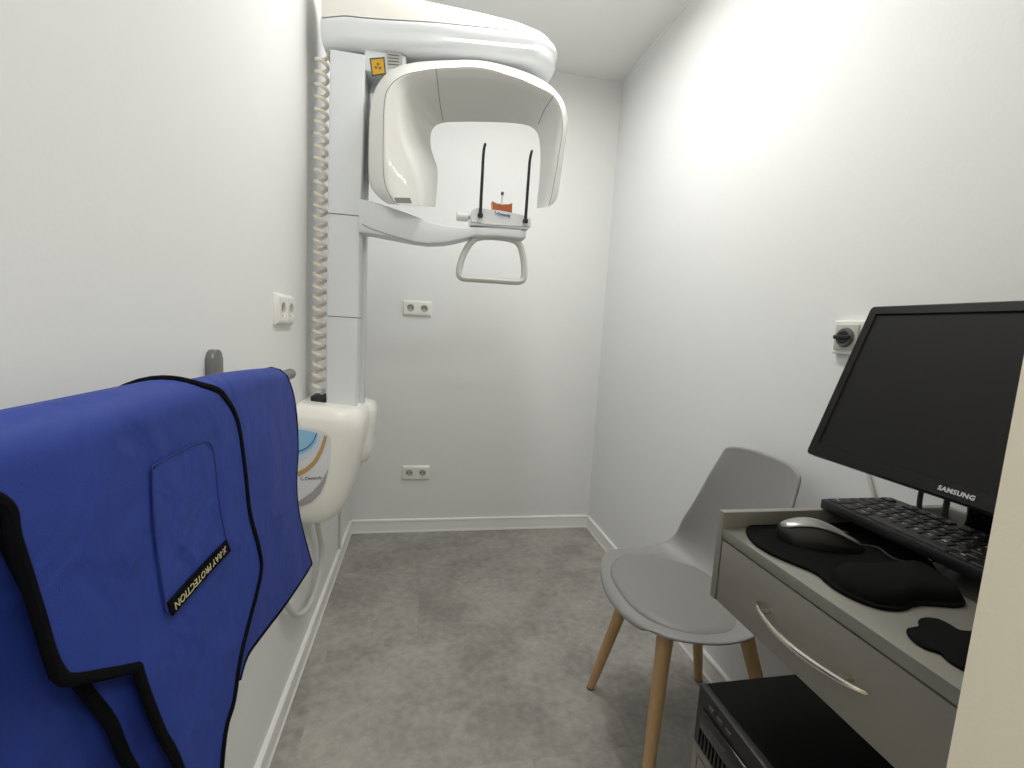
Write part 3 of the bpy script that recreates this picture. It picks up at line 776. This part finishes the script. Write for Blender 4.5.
# underframe and legs
bm = BM(); slab(bm, [(CX-0.03+0.115*a, CY+0.115*b) for a, b in rrect(-1, 1, -1, 1, 0.3, 4)], 2, 0.400, 0.416, 0.003)
finish('seat_mount', bm, BLACKP, ch)
for tx, ty, fx, fy in ((1.005, 1.195, 0.938, 1.282), (0.985, 0.965, 0.922, 0.885), (1.215, 1.190, 1.322, 1.271), (1.215, 0.980, 1.322, 0.892)):
    top, bot = Vector((tx, ty, 0.418)), Vector((fx, fy, 0.004))
    bm = BM(); tube(bm, [top.lerp(bot, f) for f in (0, 0.15, 0.5, 0.85, 1)], lambda f: 0.0215-0.0095*f, 16)
    lg = finish('leg', bm, WOOD, ch)
    bm = BM(); cyl(bm, (fx, fy, 0.0), (fx, fy, 0.007), 0.013, n=14); finish('foot_glide', bm, mat('glide_brown', srgb(120, 100, 76), 0.6), lg)

# ------------------------------------------------------------------ computer cart
FX, BX = 0.868, 1.345                      # front and back
YN, YFAR = 0.270, 0.662                    # near and far side
SZ = 0.838                                 # worktop surface
cart = thing('computer_cart', 'silver-grey computer cart with drawer and raised rim', 'cart', ((FX+BX)/2, (YN+YFAR)/2, 0.0))
finish('worktop', box(BM(), FX, BX, YN+0.012, YFAR-0.012, SZ-0.017, SZ, 0.001), METALT, cart)
for y0, y1 in ((YFAR-0.013, YFAR), (YN, YN+0.013)):
    finish('side_panel', box(BM(), FX-0.001, BX, y0, y1, 0.711, 0.866, 0.0012), METALC, cart)
finish('rear_rim', box(BM(), BX-0.013, BX, YN+0.013, YFAR-0.013, SZ, 0.866, 0.001), METALC, cart)
dr = finish('drawer', box(BM(), FX, FX+0.018, YN+0.0155, YFAR-0.0155, 0.712, 0.8185, 0.0012), METALC, cart)
finish('drawer_box', box(BM(), FX+0.018, BX-0.03, YN+0.02, YFAR-0.02, 0.725, 0.80), METALC, cart, smooth=False)
hp = [(FX+0.001, 0.553, 0.767), (FX-0.010, 0.543, 0.767), (FX-0.020, 0.52, 0.767), (FX-0.0275, 0.49, 0.767), (FX-0.0295, 0.4655, 0.767), (FX-0.0275, 0.441, 0.767), (FX-0.020, 0.411, 0.767), (FX-0.010, 0.388, 0.767), (FX-0.001, 0.378, 0.767)]
hp[0] = (FX-0.001, 0.553, 0.767)
bm = BM(); tube(bm, catmull(hp, 4), lambda f: 0.0012+0.0030*sin(pi*min(1, max(0, f)))**0.5, 10, flat=((0, 0, 1), 1.15)); hd = finish('handle', bm, CHROME, dr)
for y in (0.530, 0.401):
    bm = BM(); cyl(bm, (FX, y, 0.767), (FX-0.017, y, 0.767), 0.0035, n=12); finish('handle_post', bm, CHROME, hd)
for y0, y1 in ((YFAR-0.03, YFAR), (YN, YN+0.03)):
    finish('rear_post', box(BM(), BX-0.03, BX, y0, y1, 0.43, 0.712, 0.001), METALC, cart)
finish('rear_panel', box(BM(), BX-0.012, BX-0.006, YN+0.03, YFAR-0.03, 0.43, 0.712), BLACKP, cart, smooth=False)
# lower cupboard
finish('shelf', box(BM(), FX, BX, YN, YFAR, 0.417, 0.434, 0.001), METALC, cart)
for y0, y1 in ((YFAR-0.013, YFAR), (YN, YN+0.013)):
    finish('side_panel', box(BM(), FX, BX, y0, y1, 0.05, 0.417, 0.001), METALC, cart)
finish('door', box(BM(), FX, FX+0.018, YN+0.0155, YFAR-0.0155, 0.055, 0.415, 0.001), METALC, cart)
finish('bottom_panel', box(BM(), FX+0.018, BX, YN+0.013, YFAR-0.013, 0.05, 0.066), METALC, cart, smooth=False)
finish('back_panel', box(BM(), BX-0.012, BX-0.002, YN+0.013, YFAR-0.013, 0.066, 0.417), METALC, cart, smooth=False)
for x in (FX+0.05, BX-0.05):
    for y in (YN+0.05, YFAR-0.05):
        bm = BM(); cyl(bm, (x, y-0.01, 0.022), (x, y+0.01, 0.022), 0.022, n=20, bev=0.004); cyl(bm, (x, y, 0.03), (x, y, 0.051), 0.008, n=12)
        finish('castor', bm, BLACKP, cart)

# desktop computer lying in the cart
PX0, PX1, PY0, PY1, PZ0, PZ1 = 0.858, 1.300, 0.300, 0.658, 0.4345, 0.546
pc = thing('desktop_computer', 'black desktop computer case lying on the open cart shelf', 'computer', ((PX0+PX1)/2, (PY0+PY1)/2, PZ0))
finish('case', box(BM(), PX0+0.022, PX1, PY0, PY1, PZ0+0.003, PZ1, 0.002), BLACKM, pc)
finish('front_bezel', box(BM(), PX0+0.006, PX0+0.022, PY0-0.001, PY1+0.001, PZ0+0.002, PZ1+0.001, 0.004), BLACKP, pc)
finish('drive_cover', box(BM(), PX0+0.002, PX0+0.008, PY1-0.175, PY1-0.018, PZ1-0.068, PZ1-0.030, 0.0015), BLACKG, pc)
finish('badge', box(BM(), PX0+0.001, PX0+0.003, PY1-0.085, PY1-0.045, PZ1-0.050, PZ1-0.047), SEAM, pc, smooth=False)
for i in range(3):
    finish('front_port', box(BM(), PX0+0.004, PX0+0.008, PY1-0.045-i*0.022, PY1-0.032-i*0.022, PZ1-0.020, PZ1-0.013, 0.0008), mat('port_grey', srgb(66, 66, 66), 0.5), pc)
sm = None
for i in range(36):
    if sm is None:
        o = finish('vent_slat', box(BM(), -0.0015, 0.0015, -0.0022, 0.0022, -0.017, 0.017, 0.0006), BLACKP, pc, local=True); sm = o.data
    else:
        o = bpy.data.objects.new('vent_slat', sm); COL.objects.link(o); o.parent = pc
    o.location = Vector((PX0+0.0045, PY1-0.016-i*0.0092, PZ0+0.026))-pc.location
for x in (PX0+0.05, PX1-0.04):
    for y in (PY0+0.04, PY1-0.04):
        bm = BM(); cyl(bm, (x, y, PZ0), (x, y, PZ0+0.004), 0.009, n=14); finish('foot', bm, BLACKP, pc)

# mouse mat with wrist rest
def at_z(L, z): return [(p.x, p.y) for p in (px(a, b, 2, z) for a, b in L)]
mp = at_z([(746, 531), (748.3, 526.5), (757, 523.4), (777, 522), (805, 518), (840, 516), (880, 529), (912, 546), (930, 561), (938, 572), (944.5, 581.6), (956, 590), (965.5, 600.5), (961, 605.5), (937, 604), (917, 603.5), (905.5, 608), (892, 608.5), (874, 605.5), (849, 595.5), (829, 583.5), (817.6, 573), (805.5, 567.5), (788, 560.5), (770, 552.5), (753, 541.5)], SZ+0.004)  # widened under the keyboard; its black there stands in for the keyboard's shade
mpo = [(p.x, p.y) for p in catmull([Vector((a, b, 0)) for a, b in mp], 3, closed=True)]
mm = thing('mouse_mat', 'black mouse mat with padded wrist rest under the mouse', 'mouse mat', (mp[0][0], mp[0][1], SZ))
bm = BM(); slab(bm, mpo, 2, SZ+0.0003, SZ+0.0045, 0.001); finish('mat_base', bm, RUBBER, mm, angle=40)
wr = at_z([(829, 575), (842, 570), (868, 570), (900, 568.5), (917, 567.5), (931, 573), (943, 582), (954, 590.5), (962.5, 600), (955, 602.5), (935, 601.5), (915, 601), (903, 605), (890, 605.5), (872, 602.5), (850, 593.5), (836, 584)], SZ+0.004)
wro = [Vector((p.x, p.y, 0)) for p in catmull([Vector((a, b, 0)) for a, b in wr], 3, closed=True)]
cen = sum(wro, Vector())/len(wro); bm = BM()
loft(bm, [[cen+(p-cen)*f+Vector((0, 0, SZ+0.0042+h)) for p in wro] for f, h in ((1, 0), (0.985, 0.006), (0.92, 0.0125), (0.75, 0.0165), (0.4, 0.018), (0.05, 0.018))])
finish('wrist_rest', bm, RUBBER, mm, angle=70)
# second lobed mat
m2 = at_z([(906.5, 632), (909, 628.5), (916, 628.2), (919.5, 625), (918.2, 621), (925, 618.5), (938, 619.4), (951, 626), (960, 631.5), (972, 632), (984, 634), (990, 650), (984, 668), (972, 673), (962, 669), (948, 660.5), (940, 652.5), (928, 649.5), (914.5, 642)], SZ+0.002)
m2o = [(p.x, p.y) for p in catmull([Vector((a, b, 0)) for a, b in m2], 3, closed=True)]
bm = BM(); slab(bm, m2o, 2, SZ+0.0003, SZ+0.0035, 0.0008)
tag(finish('foam_mat', bm, RUBBER, angle=40), 'small flat black lobed foam mat at the front edge of the cart top', 'mat')

# mouse
mo = thing('computer_mouse', 'silver and black corded computer mouse on the black mat', 'mouse', (0.985, 0.585, SZ+0.0046))
MB0, MB1 = px(778, 531, 2, SZ+0.015), px(862, 547, 2, SZ+0.008)
MB0.z = MB1.z = 0
md = (MB1-MB0).normalized(); ml = (MB1-MB0).length; ms = Vector((-md.y, md.x, 0))
def mouse_ring(f, hscale=1.0, z_add=0.0, zmin=None):
    hw = 0.031*(sin(pi*min(1, max(0.0, f*0.86+0.09)))**0.55)
    if f < 0.06 or f > 0.97: hw *= 0.6
    top = 0.006+0.033*sin(pi*min(1, (f*0.80+0.16)))**1.15
    top *= 1-0.25*f
    return hw, top
zb = SZ+0.0048
bm = BM(); rings = []
for k in range(15):
    f = k/14; hw, top = mouse_ring(f); r = []
    for j in range(17):
        a = pi*j/16; r.append(MB0+md*(ml*f)+ms*(cos(a)*hw)+Vector((0, 0, zb+sin(a)**0.8*top)))
    rings.append(r)
loft(bm, rings); finish('mouse_body', bm, BLACKP, mo, angle=60)
bm = BM(); rings = []
for k in range(15):
    f = 0.015+0.93*k/14; hw, top = mouse_ring(f); r = []
    a0 = 0.30*pi
    for j in range(13):
        a = a0+(pi-2*a0)*j/12; r.append(MB0+md*(ml*f)+ms*(cos(a)*hw*1.03)+Vector((0, 0, zb+0.0010+sin(a)**0.8*top*1.02)))
    rings.append(r)
loft(bm, rings, closed=False); o = finish('mouse_top', bm, mat('mouse_silver', srgb(150, 150, 148), 0.3, metal=0.5), mo, angle=60); solid(o, 0.001, 0)
hw, top = mouse_ring(0.78)
c = MB0+md*(ml*0.78)+Vector((0, 0, zb+top-0.004)); bm = BM(); cyl(bm, c-ms*0.004, c+ms*0.004, 0.008, n=18, bev=0.001); finish('scroll_wheel', bm, BLACKP, mo)
e = MB1+Vector((0, 0, zb+0.006))
P = catmull([e-md*0.01, e+md*0.02, px(893, 558, 2, SZ+0.010), px(915, 563, 2, SZ+0.007), px(938, 561, 2, SZ+0.006), px(960, 560, 2, SZ+0.005)], 6)
bm = BM(); tube(bm, P, 0.0015, 7); finish('mouse_cord', bm, mat('cord_dark', srgb(46, 46, 46), 0.35), mo)

# keyboard: far end propped on the cart rim
ka = px(821, 498.5, 2, 0.8845); kb = px(982.6, 571.0, 2, 0.8840); kc = px(877.5, 492.0, 2, 0.8865)
kx = (kb-ka).normalized()                              # left -> right along the keys (towards the camera side)
ky = (kc-ka); ky = (ky-kx*ky.dot(kx)); KD = ky.length; ky.normalize(); kz = kx.cross(ky)
if kz.z < 0: kz = -kz
KL = 0.442
KB = bpy.data.objects.new('keyboard', None); COL.objects.link(KB); KB.empty_display_size = 0.05
KB.matrix_world = Matrix(((kx.x, ky.x, kz.x, ka.x), (kx.y, ky.y, kz.y, ka.y), (kx.z, ky.z, kz.z, ka.z), (0, 0, 0, 1)))
tag(KB, 'black computer keyboard propped on the cart rim below the monitor', 'keyboard')
finish('keyboard_body', box(BM(), 0, KL, 0, KD, -0.017, 0.0, 0.002), BLACKP, KB, local=True)
u = (KL-0.010)/22.6; rv = (KD-0.014)/6.35
rowsk = [
    (0, [('Ctrl', 1.25), ('', 1.25), ('Alt', 1.25), (' ', 6.25), ('Alt', 1.25), ('', 1.25), ('', 1.25), ('Ctrl', 1.25), (None, 0.25), ('', 1), ('', 1), ('', 1), (None, 0.25), ('0', 2), (',', 1)]),
    (1, [('', 1.25), ('<', 1)]+[(c, 1) for c in 'YXCVBNM,.-']+[('', 2.75), (None, 1.25), ('', 1), (None, 1.25), ('1', 1), ('2', 1), ('3', 1), ('', 1)]),
    (2, [('', 1.75)]+[(c, 1) for c in 'ASDFGHJKL']+[('Ö', 1), ('Ä', 1), ('#', 1), ('', 1.25), (None, 3.5), ('4', 1), ('5', 1), ('6', 1)]),
    (3, [('', 1.5)]+[(c, 1) for c in 'QWERTZUIOP']+[('Ü', 1), ('+', 1), ('', 1.5), (None, 0.25), ('', 1), ('', 1), ('', 1), (None, 0.25), ('7', 1), ('8', 1), ('9', 1), ('+', 1)]),
    (4, [('^', 1)]+[(c, 1) for c in '1234567890']+[('ß', 1), ('´', 1), ('', 2), (None, 0.25), ('', 1), ('', 1), ('', 1), (None, 0.25), ('', 1), ('/', 1), ('*', 1), ('-', 1)]),
    (5.2, [('Esc', 1), (None, 1)]+[('F%d' % i, 1) for i in (1, 2, 3, 4)]+[(None, 0.5)]+[('F%d' % i, 1) for i in (5, 6, 7, 8)]+[(None, 0.5)]+[('F%d' % i, 1) for i in (9, 10, 11, 12)]+[(None, 0.25), ('', 1), ('', 1), ('', 1)]),
]
kmesh = {}
for ry, keys in rowsk:
    x = 0.0
    for lab, w in keys:
        if lab is not None:
            if w not in kmesh:
                bm = BM(); ww = w*u/2-0.0013; hh = rv/2-0.0013
                loft(bm, [[Vector((a, b, z)) for a, b in rrect(-ww+i, ww-i, -hh+i, hh-i, 0.0015, 1)] for i, z in ((0, 0.0), (0.0002, 0.0016), (0.0008, 0.0023))])
                bmesh.ops.recalc_face_normals(bm, faces=bm.faces)
                me = bpy.data.meshes.new('key'); bm.to_mesh(me); bm.free(); me.materials.append(KEYM); kmesh[w] = me
            ko = bpy.data.objects.new('key', kmesh[w]); COL.objects.link(ko); ko.parent = KB
            ko.location = (0.005+(x+w/2)*u, 0.006+(ry+0.5)*rv, 0.0002)
            if lab.strip():
                tb = text_bm(lab, 0.0078 if len(lab) == 1 else 0.0045, (-w*u/2+0.0062 if len(lab) == 1 else -0.001, 0.0018, 0.0026), (1, 0, 0), (0, 1, 0), extr=0.00015, bold=0.0001)
                me = bpy.data.meshes.new('legend'); tb.to_mesh(me); tb.free(); me.materials.append(LEG)
                lo = bpy.data.objects.new('legend', me); COL.objects.link(lo); lo.parent = ko
        x += w

# monitor
MA = Vector((1.092, 0.733, 0.947)); MW, MH, TILT = 0.506, 0.302, 0.341
e1 = Vector((0, -1, 0)); e2 = Vector((sin(TILT), 0, cos(TILT))); e3 = e1.cross(e2)      # e3 towards the viewer?
if e3.x > 0: e3 = -e3
mon = thing('computer_monitor', 'black widescreen flat monitor tilted back on the cart', 'monitor', (1.20, 0.48, SZ))
M = lambda a, b, c: MA+e1*a+e2*b+e3*c
def mring(i, c, r=0.006): return [M(a, b, c) for a, b in rrect(i, MW-i, i, MH-i, r, 4)]
bz = 0.0165; bb = 0.0225
bm = BM()
inner = lambda c, o=0.0: [M(a, b, c) for a, b in rrect(bz+o, MW-bz-o, bb+o, MH-bz-o, 0.001, 4)]
loft(bm, [mring(0.001, -0.022), mring(0, -0.019), mring(0, -0.003), mring(0.0025, 0.0), inner(0.0), inner(-0.0035, 0.0015)], cap0=False, cap1=False)
finish('bezel', bm, mat('bezel_gloss_black', srgb(9, 9, 12), 0.35, spec=0.3), mon, angle=30)
bm = BM(); loft(bm, [inner(-0.006, 0.0012), inner(-0.0033, 0.0012)]); finish('screen', bm, SCREEN, mon, angle=20)
bm = BM(); loft(bm, [mring(0.002, -0.020, 0.006), mring(0.012, -0.032, 0.012), [M(a, b, -0.055) for a, b in rrect(0.12, MW-0.12, 0.05, MH-0.06, 0.02, 4)]]); finish('rear_housing', bm, BLACKP, mon, angle=40)
lc = M(MW/2-0.002, 0.0125, 0.0006)
tb = text_bm('SAMSUNG', 0.0092, lc, e1, e2, bold=0.0003, spacing=1.1)
finish('logo_text', tb, mat('logo_silver', srgb(200, 200, 204), 0.4), mon)
# stand
bm = BM()
nc = Vector((1.185, 0.48, 0))
loft(bm, [[Vector((x, y, z)) for x, y in rrect(xc-0.014, xc+0.014, 0.48-hw, 0.48+hw, 0.012, 4)] for z, xc, hw in ((SZ+0.012, 1.238, 0.080), (SZ+0.05, 1.234, 0.070), (SZ+0.09, 1.229, 0.070), (SZ+0.12, 1.226, 0.078), (SZ+0.20, 1.212, 0.090))])
finish('stand_neck', bm, BLACKG, mon, angle=50)
bm = BM()
EL = lambda f, z: [Vector((1.240+0.080*f*cos(2*pi*k/40), 0.48+0.11*f*sin(2*pi*k/40), z)) for k in range(40)]
loft(bm, [EL(1, SZ+0.0003), EL(1, SZ+0.006), EL(0.96, SZ+0.010), EL(0.5, SZ+0.014)]); finish('stand_base', bm, BLACKG, mon, angle=40)
# cables behind the monitor
for nm, lab, pts, r, m in (
    ('video_cable', 'black cable hanging behind the monitor, farther of the two', [(1.215, 0.625, 0.985), (1.242, 0.632, 0.93), (1.242, 0.630, 0.88), (1.225, 0.610, SZ+0.006)], 0.0042, BLACKP),
    ('mains_lead', 'black lead hanging behind the monitor beside the stand', [(1.215, 0.590, 0.985), (1.242, 0.591, 0.93), (1.242, 0.589, 0.88), (1.225, 0.575, SZ+0.006)], 0.0045, BLACKP),
    ('wall_cable', 'thin grey cable running down the right wall behind the monitor', [(W-0.005, 0.92, 1.13), (W-0.006, 0.895, 1.02), (W-0.006, 0.855, 0.92), (W-0.008, 0.80, 0.80), (W-0.010, 0.76, 0.60)], 0.004, CABW)):
    bm = BM(); tube(bm, catmull(pts, 6), r, 8); tag(finish(nm, bm, m), lab, 'cable')
